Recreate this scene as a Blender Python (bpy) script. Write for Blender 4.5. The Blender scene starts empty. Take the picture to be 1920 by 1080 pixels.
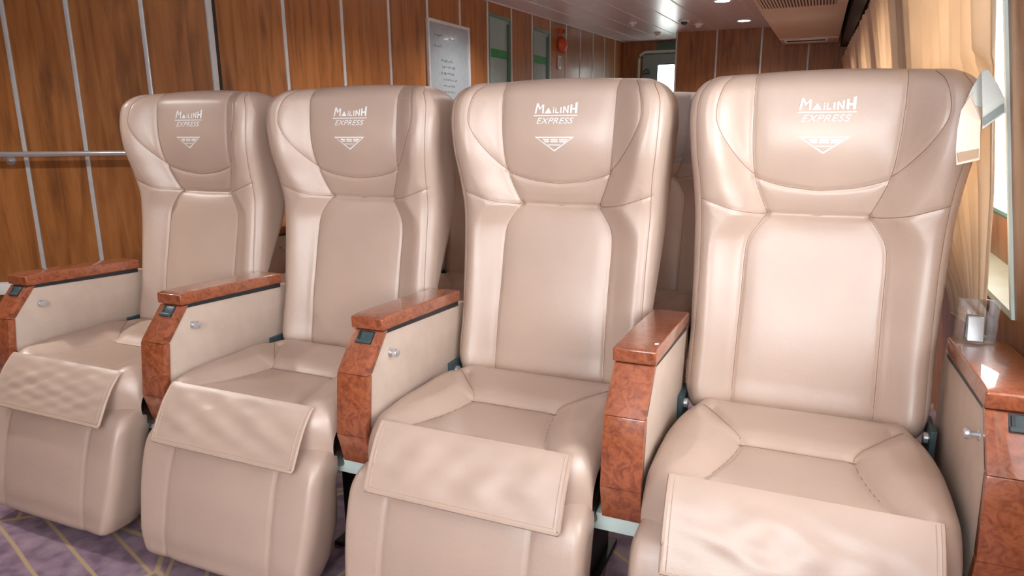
import bpy, bmesh, math, random
import numpy as np
from mathutils import Vector, Matrix

scene = bpy.context.scene
COL = scene.collection
PI = math.pi

# ------------------------------------------------------------------ camera
F_PX = 1309.36
YAW, PITCH, ROLL = math.radians(23.4), math.radians(13.245), math.radians(-0.4517)
CAM_Z = 1.1381
cam_data = bpy.data.cameras.new('camera')
cam_data.sensor_width = 36.0
cam_data.lens = F_PX / 1920.0 * 36.0
cam_data.clip_start = 0.02
cam_data.clip_end = 200
cam = bpy.data.objects.new('camera', cam_data)
COL.objects.link(cam)
_d = Vector((-math.sin(YAW) * math.cos(PITCH), math.cos(YAW) * math.cos(PITCH), -math.sin(PITCH)))
_r = Vector((math.cos(YAW), math.sin(YAW), 0))
_u = _r.cross(_d)
_r2 = _r * math.cos(ROLL) + _u * math.sin(ROLL)
_u2 = -_r * math.sin(ROLL) + _u * math.cos(ROLL)
cam.matrix_world = Matrix(((_r2.x, _u2.x, -_d.x, 0), (_r2.y, _u2.y, -_d.y, 0), (_r2.z, _u2.z, -_d.z, CAM_Z), (0, 0, 0, 1)))
scene.camera = cam

# ------------------------------------------------------------------ world, exposure
world = bpy.data.worlds.new('overcast_daylight')
scene.world = world
world.use_nodes = True
bg = world.node_tree.nodes['Background']
bg.inputs['Color'].default_value = (0.95, 0.935, 1.0, 1)
bg.inputs['Strength'].default_value = 13.4
scene.view_settings.view_transform = 'Standard'
scene.view_settings.look = 'None'
scene.view_settings.gamma = 1.0
scene.view_settings.use_curve_mapping = False
scene.view_settings.exposure = 0.0
DOWNLIGHT_W = 17.0

# ------------------------------------------------------------------ colour and material helpers
def lin(c):
    return tuple(((v / 255.0) / 12.92 if v / 255.0 <= 0.04045 else ((v / 255.0 + 0.055) / 1.055) ** 2.4) for v in c) + (1.0,)

def new_mat(name):
    m = bpy.data.materials.new(name)
    m.use_nodes = True
    nt = m.node_tree
    b = nt.nodes['Principled BSDF']
    return m, nt, b

def node(nt, kind, **kw):
    n = nt.nodes.new(kind)
    for k, v in kw.items():
        if k in n.inputs:
            n.inputs[k].default_value = v
        else:
            setattr(n, k, v)
    return n

def ramp(nt, src, stops):
    r = nt.nodes.new('ShaderNodeValToRGB')
    e = r.color_ramp.elements
    while len(e) < len(stops):
        e.new(0.5)
    for el, (p, c) in zip(e, stops):
        el.position = p
        el.color = c
    nt.links.new(src, r.inputs[0])
    return r

def coords(nt, scale=(1, 1, 1), rot=(0, 0, 0), world_space=False):
    if world_space:
        g = nt.nodes.new('ShaderNodeNewGeometry')
        out = g.outputs['Position']
    else:
        t = nt.nodes.new('ShaderNodeTexCoord')
        out = t.outputs['Object']
    mp = nt.nodes.new('ShaderNodeMapping')
    mp.inputs['Scale'].default_value = scale
    mp.inputs['Rotation'].default_value = rot
    nt.links.new(out, mp.inputs['Vector'])
    return mp.outputs['Vector']

def bump(nt, b, src, strength, dist):
    bp = nt.nodes.new('ShaderNodeBump')
    bp.inputs['Strength'].default_value = strength
    bp.inputs['Distance'].default_value = dist
    nt.links.new(src, bp.inputs['Height'])
    nt.links.new(bp.outputs['Normal'], b.inputs['Normal'])

def plain(name, rgb, rough=0.5, metal=0.0, coat=0.0, spec=0.5):
    m, nt, b = new_mat(name)
    v = coords(nt, (6, 6, 6))
    nz = node(nt, 'ShaderNodeTexNoise', Scale=4.0, Detail=3.0)
    nt.links.new(v, nz.inputs['Vector'])
    c = lin(rgb)
    k0, k1 = 0.94, 1.05
    r = ramp(nt, nz.outputs['Fac'], [(0.3, tuple(x * k0 for x in c[:3]) + (1,)), (0.7, tuple(min(1, x * k1) for x in c[:3]) + (1,))])
    nt.links.new(r.outputs['Color'], b.inputs['Base Color'])
    b.inputs['Roughness'].default_value = rough
    b.inputs['Metallic'].default_value = metal
    b.inputs['Coat Weight'].default_value = coat
    b.inputs['Specular IOR Level'].default_value = spec
    return m

def emit(name, rgb, strength):
    m, nt, b = new_mat(name)
    b.inputs['Base Color'].default_value = (0.8, 0.8, 0.8, 1)
    b.inputs['Emission Color'].default_value = lin(rgb)
    b.inputs['Emission Strength'].default_value = strength
    return m

def leather(name, rgb):
    m, nt, b = new_mat(name)
    v = coords(nt)
    n1 = node(nt, 'ShaderNodeTexNoise', Scale=5.0, Detail=4.0)
    nt.links.new(v, n1.inputs['Vector'])
    c = lin(rgb)
    r = ramp(nt, n1.outputs['Fac'], [(0.3, tuple(x * 0.92 for x in c[:3]) + (1,)), (0.7, tuple(x * 1.04 for x in c[:3]) + (1,))])
    nt.links.new(r.outputs['Color'], b.inputs['Base Color'])
    vo = node(nt, 'ShaderNodeTexVoronoi', Scale=420.0)
    nt.links.new(v, vo.inputs['Vector'])
    n2 = node(nt, 'ShaderNodeTexNoise', Scale=26.0, Detail=3.0)
    nt.links.new(v, n2.inputs['Vector'])
    mx = nt.nodes.new('ShaderNodeMath'); mx.operation = 'MULTIPLY_ADD'
    nt.links.new(n2.outputs['Fac'], mx.inputs[0]); mx.inputs[1].default_value = 3.0
    nt.links.new(vo.outputs['Distance'], mx.inputs[2])
    bump(nt, b, mx.outputs[0], 0.18, 0.0012)
    b.inputs['Roughness'].default_value = 0.40
    b.inputs['Specular IOR Level'].default_value = 0.55
    b.inputs['Coat Weight'].default_value = 0.5
    b.inputs['Coat Roughness'].default_value = 0.39
    b.inputs['Coat IOR'].default_value = 1.7
    return m

def wall_wood(name):
    m, nt, b = new_mat(name)
    v = coords(nt, (1, 1, 1), world_space=True)
    mp = nt.nodes.new('ShaderNodeMapping'); mp.inputs['Scale'].default_value = (22, 22, 1.7)
    nt.links.new(v, mp.inputs['Vector'])
    nz = node(nt, 'ShaderNodeTexNoise', Scale=1.0, Detail=8.0, Roughness=0.62, Distortion=0.6)
    nt.links.new(mp.outputs[0], nz.inputs['Vector'])
    r = ramp(nt, nz.outputs['Fac'], [(0.28, lin((112, 68, 32))), (0.44, lin((147, 91, 44))), (0.6, lin((164, 106, 57))), (0.78, lin((138, 84, 41)))])
    mp2 = nt.nodes.new('ShaderNodeMapping'); mp2.inputs['Scale'].default_value = (11, 11, 2.6)
    nt.links.new(v, mp2.inputs['Vector'])
    n2 = node(nt, 'ShaderNodeTexNoise', Scale=1.0, Detail=4.0)
    nt.links.new(mp2.outputs[0], n2.inputs['Vector'])
    r2 = ramp(nt, n2.outputs['Fac'], [(0.56, (0, 0, 0, 1)), (0.76, (.8, .8, .8, 1))])
    mix = nt.nodes.new('ShaderNodeMix'); mix.data_type = 'RGBA'
    nt.links.new(r2.outputs['Color'], mix.inputs['Factor'])
    nt.links.new(r.outputs['Color'], mix.inputs['A'])
    mix.inputs['B'].default_value = lin((92, 56, 32))
    nt.links.new(mix.outputs['Result'], b.inputs['Base Color'])
    b.inputs['Roughness'].default_value = 0.42
    b.inputs['Coat Weight'].default_value = 0.10
    b.inputs['Coat Roughness'].default_value = 0.12
    return m

def burl_wood(name):
    m, nt, b = new_mat(name)
    v = coords(nt)
    n0 = node(nt, 'ShaderNodeTexNoise', Scale=40.0, Detail=5.0, Distortion=1.8)
    nt.links.new(v, n0.inputs['Vector'])
    r = ramp(nt, n0.outputs['Fac'], [(0.25, lin((112, 56, 36))), (0.45, lin((146, 78, 50))), (0.6, lin((166, 94, 60))), (0.8, lin((132, 68, 44)))])
    vo = node(nt, 'ShaderNodeTexVoronoi', Scale=85.0, Randomness=1.0)
    nt.links.new(v, vo.inputs['Vector'])
    r2 = ramp(nt, vo.outputs['Distance'], [(0.05, (0.35, 0.35, 0.35, 1)), (0.4, (0, 0, 0, 1))])
    mix = nt.nodes.new('ShaderNodeMix'); mix.data_type = 'RGBA'
    nt.links.new(r2.outputs['Color'], mix.inputs['Factor'])
    nt.links.new(r.outputs['Color'], mix.inputs['A'])
    mix.inputs['B'].default_value = lin((92, 40, 26))
    nt.links.new(mix.outputs['Result'], b.inputs['Base Color'])
    b.inputs['Roughness'].default_value = 0.30
    b.inputs['Coat Weight'].default_value = 1.0
    b.inputs['Coat Roughness'].default_value = 0.04
    return m

def carpet_mat(name):
    m, nt, b = new_mat(name)
    v = coords(nt, (1, 1, 1), world_space=True)
    # fans of thin gold lines: every patch has its own line direction
    vo = node(nt, 'ShaderNodeTexVoronoi', Scale=1.9)
    vo.voronoi_dimensions = '2D'
    nt.links.new(v, vo.inputs['Vector'])
    sepc = nt.nodes.new('ShaderNodeSeparateColor')
    nt.links.new(vo.outputs['Color'], sepc.inputs[0])
    ang = nt.nodes.new('ShaderNodeMath'); ang.operation = 'MULTIPLY'
    nt.links.new(sepc.outputs[0], ang.inputs[0]); ang.inputs[1].default_value = 3.1
    rot = nt.nodes.new('ShaderNodeVectorRotate'); rot.rotation_type = 'Z_AXIS'
    nt.links.new(v, rot.inputs['Vector']); nt.links.new(ang.outputs[0], rot.inputs['Angle'])
    wv = node(nt, 'ShaderNodeTexWave', Scale=3.2, Distortion=0.5)
    wv.inputs['Detail'].default_value = 0.0
    nt.links.new(rot.outputs[0], wv.inputs['Vector'])
    lines = ramp(nt, wv.outputs['Fac'], [(0.962, (0, 0, 0, 1)), (0.992, (1, 1, 1, 1))])
    ve = node(nt, 'ShaderNodeTexVoronoi', Scale=1.9)
    ve.voronoi_dimensions = '2D'; ve.feature = 'DISTANCE_TO_EDGE'
    nt.links.new(v, ve.inputs['Vector'])
    edge = ramp(nt, ve.outputs['Distance'], [(0.008, (1, 1, 1, 1)), (0.018, (0, 0, 0, 1))])
    mxl = nt.nodes.new('ShaderNodeMath'); mxl.operation = 'MAXIMUM'
    nt.links.new(lines.outputs['Color'], mxl.inputs[0]); nt.links.new(edge.outputs['Color'], mxl.inputs[1])
    nz = node(nt, 'ShaderNodeTexNoise', Scale=18.0, Detail=6.0)
    nt.links.new(v, nz.inputs['Vector'])
    base = ramp(nt, nz.outputs['Fac'], [(0.3, lin((112, 92, 106))), (0.55, lin((146, 124, 138))), (0.75, lin((160, 142, 148)))])
    mix = nt.nodes.new('ShaderNodeMix'); mix.data_type = 'RGBA'
    nt.links.new(mxl.outputs[0], mix.inputs['Factor'])
    nt.links.new(base.outputs['Color'], mix.inputs['A'])
    mix.inputs['B'].default_value = lin((178, 154, 122))
    nt.links.new(mix.outputs['Result'], b.inputs['Base Color'])
    b.inputs['Roughness'].default_value = 0.95
    b.inputs['Specular IOR Level'].default_value = 0.1
    nf = node(nt, 'ShaderNodeTexNoise', Scale=400.0, Detail=2.0)
    nt.links.new(v, nf.inputs['Vector'])
    bump(nt, b, nf.outputs['Fac'], 0.5, 0.004)
    return m

def glass_mat(name, tint=(0.96, 0.99, 0.98), gloss=0.08):
    m, nt, b = new_mat(name)
    out = nt.nodes['Material Output']
    tr = nt.nodes.new('ShaderNodeBsdfTransparent'); tr.inputs[0].default_value = tint + (1,)
    gl = nt.nodes.new('ShaderNodeBsdfGlossy'); gl.inputs['Roughness'].default_value = 0.03
    mx = nt.nodes.new('ShaderNodeMixShader'); mx.inputs[0].default_value = gloss
    nt.links.new(tr.outputs[0], mx.inputs[1]); nt.links.new(gl.outputs[0], mx.inputs[2])
    nt.links.new(mx.outputs[0], out.inputs['Surface'])
    return m

def cloth_translucent(name, rgb, trans=0.45):
    m, nt, b = new_mat(name)
    out = nt.nodes['Material Output']
    v = coords(nt)
    nz = node(nt, 'ShaderNodeTexNoise', Scale=7.0, Detail=4.0)
    nt.links.new(v, nz.inputs['Vector'])
    c = lin(rgb)
    r = ramp(nt, nz.outputs['Fac'], [(0.3, tuple(x * 0.93 for x in c[:3]) + (1,)), (0.7, tuple(min(1, x * 1.03) for x in c[:3]) + (1,))])
    nt.links.new(r.outputs['Color'], b.inputs['Base Color'])
    b.inputs['Roughness'].default_value = 0.85
    tl = nt.nodes.new('ShaderNodeBsdfTranslucent')
    nt.links.new(r.outputs['Color'], tl.inputs['Color'])
    mx = nt.nodes.new('ShaderNodeMixShader'); mx.inputs[0].default_value = trans
    nt.links.new(b.outputs[0], mx.inputs[1]); nt.links.new(tl.outputs[0], mx.inputs[2])
    nt.links.new(mx.outputs[0], out.inputs['Surface'])
    return m

M = {}
M['leather'] = leather('tan_leather', (193, 168, 151))
M['seam'] = plain('seam_thread', (150, 118, 96), 0.6)
M['stitch'] = plain('leather_piping', (188, 162, 144), 0.5)
M['logo'] = plain('white_print', (250, 250, 248), 0.45)
M['burl'] = burl_wood('burl_wood')
M['board'] = plain('beige_laminate', (200, 180, 164), 0.42)
M['dark'] = plain('dark_plastic', (36, 38, 42), 0.45)
M['teal'] = plain('dark_teal_plastic', (58, 76, 80), 0.35)
M['chrome'] = plain('brushed_chrome', (214, 216, 218), 0.25, 0.7)
M['alu'] = plain('aluminium_strip', (206, 210, 212), 0.32, 0.3)
M['beam'] = plain('pale_painted_steel', (206, 222, 216), 0.35)
M['leg'] = plain('black_steel', (30, 28, 30), 0.5)
M['wood'] = wall_wood('wall_wood')
M['groove'] = plain('dark_groove', (46, 32, 24), 0.7)
M['carpet'] = carpet_mat('carpet')
M['ceil'] = plain('ceiling_panel_enamel', (216, 208, 210), 0.30, 0.1)
M['ceilgap'] = plain('ceiling_joint', (226, 216, 212), 0.4)
M['duct'] = plain('duct_enamel', (200, 176, 156), 0.4, 0.1)
M['slot'] = plain('grille_dark', (40, 34, 32), 0.7)
M['white'] = plain('white_enamel', (226, 228, 226), 0.4)
M['mint'] = plain('mint_white_frame', (206, 222, 214), 0.35)
M['greydoor'] = plain('grey_green_door', (146, 168, 164), 0.4)
M['greendoorframe'] = plain('green_door_trim', (92, 128, 108), 0.4)
M['green'] = plain('green_vinyl', (44, 140, 74), 0.5)
M['board_white'] = plain('whiteboard_enamel', (154, 164, 172), 0.12, 0.0, 0.4)
M['ink'] = plain('marker_ink', (118, 130, 138), 0.6)
M['red'] = plain('alarm_orange_red', (190, 78, 40), 0.35)
M['curtain'] = cloth_translucent('peach_curtain', (234, 212, 184), 0.34)
M['strap'] = cloth_translucent('pale_strap', (234, 216, 198), 0.3)
M['lining'] = cloth_translucent('grey_white_lining', (214, 216, 208), 0.25)
M['velcro'] = plain('velcro', (160, 132, 108), 0.9)
M['velcro_grey'] = plain('velcro_grey', (126, 132, 128), 0.9)
M['cover'] = plain('grey_cloth', (172, 160, 156), 0.85)
M['glass'] = glass_mat('window_glass')
M['acrylic'] = glass_mat('clear_acrylic', (0.95, 0.97, 0.97), 0.16)
M['rubber'] = plain('green_black_gasket', (52, 84, 76), 0.5)
M['sky_pane'] = emit('daylit_pane', (244, 255, 250), 7.0)
M['lamp'] = emit('downlight_glow', (255, 250, 240), 14.0)
M['ceil_white'] = plain('cabin_white', (206, 202, 198), 0.5)
M['exit'] = plain('exit_sign_green', (74, 110, 92), 0.4)

# ------------------------------------------------------------------ geometry helpers
class MB:
    def __init__(self):
        self.v = []; self.f = []
    def add(self, vs, fs):
        o = len(self.v)
        self.v += [tuple(p) for p in vs]
        self.f += [tuple(i + o for i in q) for q in fs]
        return self
    def box(self, x0, x1, y0, y1, z0, z1):
        vs = [(x, y, z) for z in (z0, z1) for y in (y0, y1) for x in (x0, x1)]
        return self.add(vs, [(0, 2, 3, 1), (4, 5, 7, 6), (0, 1, 5, 4), (1, 3, 7, 5), (3, 2, 6, 7), (2, 0, 4, 6)])
    def prism_x(self, poly, x0, x1):
        """polygon given as (y, z), extruded along x"""
        n = len(poly)
        vs = [(x0, y, z) for y, z in poly] + [(x1, y, z) for y, z in poly]
        fs = [tuple(range(n))[::-1], tuple(range(n, 2 * n))]
        fs += [(i, (i + 1) % n, n + (i + 1) % n, n + i) for i in range(n)]
        return self.add(vs, fs)
    def tube(self, pts, r, n=8, closed=False):
        pts = [Vector(p) for p in pts]
        m = len(pts)
        rings = []
        for i, p in enumerate(pts):
            a = pts[i - 1] if (i > 0 or closed) else pts[i]
            b = pts[(i + 1) % m] if (i < m - 1 or closed) else pts[i]
            t = (b - a).normalized()
            ref = Vector((0, 0, 1)) if abs(t.z) < 0.9 else Vector((1, 0, 0))
            s = t.cross(ref).normalized(); u = s.cross(t)
            rings.append([p + (s * math.cos(k * 2 * PI / n) + u * math.sin(k * 2 * PI / n)) * r for k in range(n)])
        vs = [q for g in rings for q in g]
        fs = []
        for i in range(m if closed else m - 1):
            j = (i + 1) % m
            for k in range(n):
                fs.append((i * n + k, i * n + (k + 1) % n, j * n + (k + 1) % n, j * n + k))
        if not closed:
            fs.append(tuple(range(n))[::-1]); fs.append(tuple((m - 1) * n + k for k in range(n)))
        return self.add(vs, fs)
    def lathe(self, prof, origin, axis='z', n=20):
        """prof: list of (r, h)"""
        o = Vector(origin)
        vs = []
        for r, h in prof:
            for k in range(n):
                a = 2 * PI * k / n
                p = {'z': (r * math.cos(a), r * math.sin(a), h), 'x': (h, r * math.cos(a), r * math.sin(a)), 'y': (r * math.sin(a), h, r * math.cos(a))}[axis]
                vs.append(o + Vector(p))
        fs = []
        for i in range(len(prof) - 1):
            for k in range(n):
                fs.append((i * n + k, i * n + (k + 1) % n, (i + 1) * n + (k + 1) % n, (i + 1) * n + k))
        fs.append(tuple(range(n))[::-1]); fs.append(tuple((len(prof) - 1) * n + k for k in range(n)))
        return self.add(vs, fs)
    def mapv(self, fn):
        self.v = [tuple(fn(*p)) for p in self.v]
        return self
    def build(self, name, mat, parent=None, bevel=0.0, segs=2, smooth=False, off=(0, 0, 0)):
        me = bpy.data.meshes.new(name)
        me.from_pydata([(p[0] - off[0], p[1] - off[1], p[2] - off[2]) for p in self.v], [], self.f)
        bm = bmesh.new(); bm.from_mesh(me)
        bmesh.ops.recalc_face_normals(bm, faces=bm.faces)
        if bevel:
            ed = [e for e in bm.edges if len(e.link_faces) == 2 and e.calc_face_angle(0) > 0.35]
            bmesh.ops.bevel(bm, geom=ed, offset=bevel, segments=segs, affect='EDGES', profile=0.6, clamp_overlap=True)
        bm.to_mesh(me); bm.free()
        if smooth or bevel:
            for p in me.polygons: p.use_smooth = True
            me.set_sharp_from_angle(angle=math.radians(38))
        o = bpy.data.objects.new(name, me)
        me.materials.append(M[mat])
        COL.objects.link(o)
        if parent is not None: o.parent = parent
        return o

def raw_obj(name, verts, faces, mat, parent=None, normals=None, smooth=True):
    me = bpy.data.meshes.new(name)
    me.from_pydata([tuple(map(float, p)) for p in verts], [], [tuple(map(int, f)) for f in faces])
    me.materials.append(M[mat])
    if smooth:
        me.polygons.foreach_set('use_smooth', [True] * len(me.polygons))
    if normals is not None:
        me.normals_split_custom_set_from_vertices([tuple(map(float, n)) for n in normals])
    o = bpy.data.objects.new(name, me)
    COL.objects.link(o)
    if parent is not None: o.parent = parent
    return o

def tag(o, label=None, cat=None, group=None, kind=None):
    if label: o['label'] = label
    if cat: o['category'] = cat
    if group: o['group'] = group
    if kind: o['kind'] = kind
    return o

def empty(name, loc=(0, 0, 0)):
    o = bpy.data.objects.new(name, None)
    o.location = loc
    o.empty_display_size = 0.1
    COL.objects.link(o)
    return o

def interp(pts, x):
    a = np.array(pts)
    return np.interp(x, a[:, 0], a[:, 1])

def smooth_interp(pts, x):
    """Catmull-Rom style smoothing of a 1D table"""
    a = np.array(pts, float)
    m = np.gradient(a[:, 1], a[:, 0])
    x = np.clip(np.asarray(x, float), a[0, 0], a[-1, 0])
    i = np.clip(np.searchsorted(a[:, 0], x) - 1, 0, len(a) - 2)
    h = a[i + 1, 0] - a[i, 0]; t = (x - a[i, 0]) / h
    return ((2 * t**3 - 3 * t**2 + 1) * a[i, 1] + (t**3 - 2 * t**2 + t) * h * m[i] + (-2 * t**3 + 3 * t**2) * a[i + 1, 1] + (t**3 - t**2) * h * m[i + 1])

def sstep(e0, e1, x):
    t = np.clip((x - e0) / (e1 - e0), 0, 1)
    return t * t * (3 - 2 * t)

def poly_dist(px, pz, line):
    d = np.full(np.shape(px), 9.0)
    for (ax, az), (bx, bz) in zip(line[:-1], line[1:]):
        vx, vz = bx - ax, bz - az
        t = np.clip(((px - ax) * vx + (pz - az) * vz) / (vx * vx + vz * vz + 1e-12), 0, 1)
        d = np.minimum(d, np.hypot(px - ax - t * vx, pz - az - t * vz))
    return d

def in_poly(px, pz, poly):
    c = np.zeros(np.shape(px), bool)
    n = len(poly)
    for i in range(n):
        x0, z0 = poly[i]; x1, z1 = poly[(i + 1) % n]
        if z0 == z1: continue
        k = ((z0 > pz) != (z1 > pz)) & (px < (x1 - x0) * (pz - z0) / (z1 - z0) + x0)
        c ^= k
    return c

def curve_pts(line, n=6):
    """Catmull-Rom resample of a 2D polyline"""
    P = [np.array(p, float) for p in line]
    out = []
    for i in range(len(P) - 1):
        p0 = P[max(i - 1, 0)]; p1 = P[i]; p2 = P[i + 1]; p3 = P[min(i + 2, len(P) - 1)]
        for k in range(n):
            t = k / n
            out.append(tuple(0.5 * ((2 * p1) + (p2 - p0) * t + (2 * p0 - 5 * p1 + 4 * p2 - p3) * t**2 + (3 * p1 - p0 - 3 * p2 + p3) * t**3)))
    out.append(tuple(P[-1]))
    return out

# ------------------------------------------------------------------ room: floor, walls, ceiling
FLOOR = 0.05
def ceil_z(y): return 2.137 + 0.0232 * (y - 5.7)
WX = -2.65                                  # long panelled wall
def rwx(z): return 0.395 - 0.149 * (z - 0.74)    # leaning window wall
YB, YF = -0.8, 10.15
def struct(o, label=None):
    o['kind'] = 'structure'
    if label: o['label'] = label
    return o

struct(MB().box(-5.2, 1.2, YB - 0.2, YF + 0.2, FLOOR - 0.1, FLOOR).build('floor', 'carpet'), 'purple grey carpet with thin gold lines')

# long left wall: backing, wood panels, aluminium strips
wall_left = struct(MB().box(WX - 0.12, WX - 0.018, 2.60, YF + 0.1, FLOOR, 2.5).build('wall_left', 'groove'), 'wood panelled wall with upright aluminium strips')
SP = 0.506
strips_y = [2.609 + SP * k for k in range(15)]
DOORS = {6, 8}
for k in range(15):
    y0 = strips_y[k]; y1 = min(y0 + SP, YF)
    z0 = FLOOR if k not in DOORS else 2.055
    MB().box(WX - 0.018, WX, y0 + 0.004, y1 - 0.004, z0, 2.45).build('wall_panel', 'wood', wall_left)
    w = 0.011 if k else 0.017
    MB().box(WX - 0.004, WX + 0.006, y0 - w, y0 + w, FLOOR, 2.45).build('aluminium_strip', 'alu', wall_left, bevel=0.003)

# short angled wall at the left end
D0 = Vector((WX, 2.609, 0)); DD = Vector((-0.8, -0.43, 0)).normalized(); DN = Vector((0.43, -0.8, 0)).normalized()
def diag(s, n, z): 
    p = D0 + DD * s + DN * n
    return (p.x, p.y, z)
def diag_box(s0, s1, n0, n1, z0, z1):
    m = MB().box(s0, s1, n0, n1, z0, z1)
    return m.mapv(lambda a, b, c: diag(a, b, c))
wall_angled = struct(diag_box(-0.02, 2.0, -0.12, -0.018, FLOOR, 2.5).build('wall_angled', 'groove'), 'angled wood panelled wall behind the handrail')
cuts = [0.0, 0.300, 0.628, 0.905, 1.22, 1.54, 1.86]
for a, b in zip(cuts[:-1], cuts[1:]):
    diag_box(a + 0.003, b - 0.003, -0.018, 0.0, FLOOR, 2.45).build('wall_panel', 'wood', wall_angled)
for a in cuts[1:]:
    diag_box(a - 0.010, a + 0.010, -0.004, 0.006, FLOOR, 2.45).build('aluminium_strip', 'alu', wall_angled, bevel=0.003)
diag_box(1.02, 1.5, 0.0, 0.05, 0.345, 0.40).build('grey_ledge', 'white', wall_angled, bevel=0.004)
wl = D0 + DD * 1.95
struct(MB().box(wl.x - 0.1, wl.x, YB, wl.y + 0.1, FLOOR, 2.5).build('wall_side', 'wood'))

# far walls
wall_far = struct(MB().box(WX - 0.1, -1.70, YF, YF + 0.12, FLOOR, 2.6).build('wall_far', 'wood'), 'dark wood end wall of the passage')
partition = struct(MB().box(-1.72, 0.75, 9.168, 9.3, FLOOR, 2.6).build('wall_partition', 'groove'), 'wood partition facing the seats')
px = [-1.72, -1.237, -0.721, -0.201, 0.32, 0.75]
for a, b in zip(px[:-1], px[1:]):
    MB().box(a + 0.003, b - 0.003, 9.15, 9.168, FLOOR, 2.5).build('wall_panel', 'wood', partition)
    MB().box(a - 0.010, a + 0.010, 9.143, 9.155, FLOOR, 2.5).build('aluminium_strip', 'alu', partition, bevel=0.002)
struct(MB().box(-1.73, -1.70, 9.168, YF, FLOOR, 2.6).build('wall_passage', 'wood'))

# ceiling of long panels
ceiling = MB().box(-5.2, 1.2, YB - 0.2, YF + 0.2, 0.012, 0.10).mapv(lambda x, y, z: (x, y, z + ceil_z(y))).build('ceiling', 'ceilgap')
struct(ceiling, 'glossy grey brown ceiling of long panels')
cx = -2.65 - 0.285 * 8
lines_x = []
xx = -2.08 - 0.2725 * 11
while xx < 0.9:
    lines_x.append(xx); xx += 0.2725
for i, (a, b) in enumerate(zip(lines_x[:-1], lines_x[1:])):
    segs = [YB - 0.1, 1.4, 4.2, 6.9, YF] if i % 2 == 0 else [YB - 0.1, 0.2, 3.0, 5.6, 8.0, YF]
    for s0, s1 in zip(segs[:-1], segs[1:]):
        MB().box(a + 0.005, b - 0.005, s0 + 0.004, s1 - 0.004, 0.0, 0.012).mapv(lambda x, y, z: (x, y, z + ceil_z(y))).build('ceiling_panel', 'ceil', ceiling)

for xj in lines_x[1:]:
    MB().box(xj - .007, xj + .007, YB - 0.1, YF, -.004, .004).mapv(lambda x, y, z: (x, y, z + ceil_z(y))).build('joint_strip', 'ceilgap', ceiling)

# leaning window wall on the right
def rw(d, y, z): return (rwx(z) + d, y, z)
WZ0, WZ1 = 0.742, 1.60
WINS = [(-0.65, 0.25), (0.55, 1.42), (1.655, 2.65), (3.05, 4.05), (4.55, 5.55), (6.05, 7.05), (7.55, 8.55)]
mb = MB()
mb.box(0, 0.14, YB, YF, FLOOR - 0.05, WZ0)
mb.box(0, 0.14, YB, YF, WZ1, 2.6)
edges = [YB] + [v for w in WINS for v in w] + [YF]
for a, b in zip(edges[0::2], edges[1::2]):
    mb.box(0, 0.14, a, b, WZ0, WZ1)
wall_right = struct(mb.mapv(rw).build('wall_right', 'wood'), 'leaning wood wall with windows')

def rounded_rect(y0, y1, z0, z1, r, n=6):
    out = []
    for cy, cz, a0 in ((y1 - r, z1 - r, 0), (y0 + r, z1 - r, 90), (y0 + r, z0 + r, 180), (y1 - r, z0 + r, 270)):
        for k in range(n + 1):
            a = math.radians(a0 + 90 * k / n)
            out.append((cy + r * math.cos(a), cz + r * math.sin(a)))
    return out

def ring_plate(inner, outer_rect, d0, d1):
    """flat plate between a rounded hole and a rectangle, with thickness"""
    y0, y1, z0, z1 = outer_rect
    cy, cz = (y0 + y1) / 2, (z0 + z1) / 2
    n = len(inner)
    q = n // 4
    outer = []
    corners = [(y1, z1), (y0, z1), (y0, z0), (y1, z0)]
    for c in range(4):
        for k in range(q):
            outer.append(corners[c])
    m = MB()
    vs = []
    for d in (d0, d1):
        vs += [(d, a, b) for a, b in inner] + [(d, a, b) for a, b in outer]
    fs = []
    for i in range(n):
        j = (i + 1) % n
        if outer[i] == outer[j]:
            fs += [(i, j, n + i), (2 * n + i, 3 * n + i, 2 * n + j)]
        else:
            fs += [(i, j, n + j, n + i), (2 * n + i, 3 * n + i, 3 * n + j, 2 * n + j)]
        fs.append((i, 2 * n + i, 2 * n + j, j))
    return m.add(vs, fs)

for wi, (y0, y1) in enumerate(WINS):
    fr = MB()
    t, pr = 0.016, 0.006
    fr.box(-pr, 0.13, y0, y0 + t, WZ0, WZ1); fr.box(-pr, 0.13, y1 - t, y1, WZ0, WZ1)
    fr.box(-pr, 0.13, y0 + t, y1 - t, WZ0, WZ0 + t); fr.box(-pr, 0.13, y0 + t, y1 - t, WZ1 - t, WZ1)
    w = fr.mapv(rw).build('window_%d' % (wi + 1), 'mint')
    struct(w)
    inn = rounded_rect(y0 + 0.08, y1 - 0.08, WZ0 + (0.15 if wi != 1 else 0.05), WZ1 - 0.05, 0.07)
    ring_plate(inn, (y0 + t, y1 - t, WZ0 + t, WZ1 - t), 0.10, 0.125).mapv(rw).build('window_lining', 'wood', w)
    g = MB().tube([rw(0.098, a, b) for a, b in inn], 0.008, 6, closed=True).build('gasket', 'rubber', w, smooth=True)
    n = len(inn)
    MB().add([rw(0.110, a, b) for a, b in inn] + [rw(0.115, a, b) for a, b in inn],
             [tuple(range(n)), tuple(range(n, 2 * n))[::-1]] + [(i, (i + 1) % n, n + (i + 1) % n, n + i) for i in range(n)]).build('pane', 'glass', w)
    la = bpy.data.lights.new('window_portal', 'AREA'); la.shape = 'RECTANGLE'
    la.size = (y1 - y0) - 0.1; la.size_y = WZ1 - WZ0 - 0.15
    la.cycles.is_portal = True
    lo = bpy.data.objects.new('window_portal', la); COL.objects.link(lo)
    lo.location = rw(0.15, (y0 + y1) / 2, (WZ0 + 0.1 + WZ1) / 2)
    lo.rotation_euler = (0, math.radians(90), 0)

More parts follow.
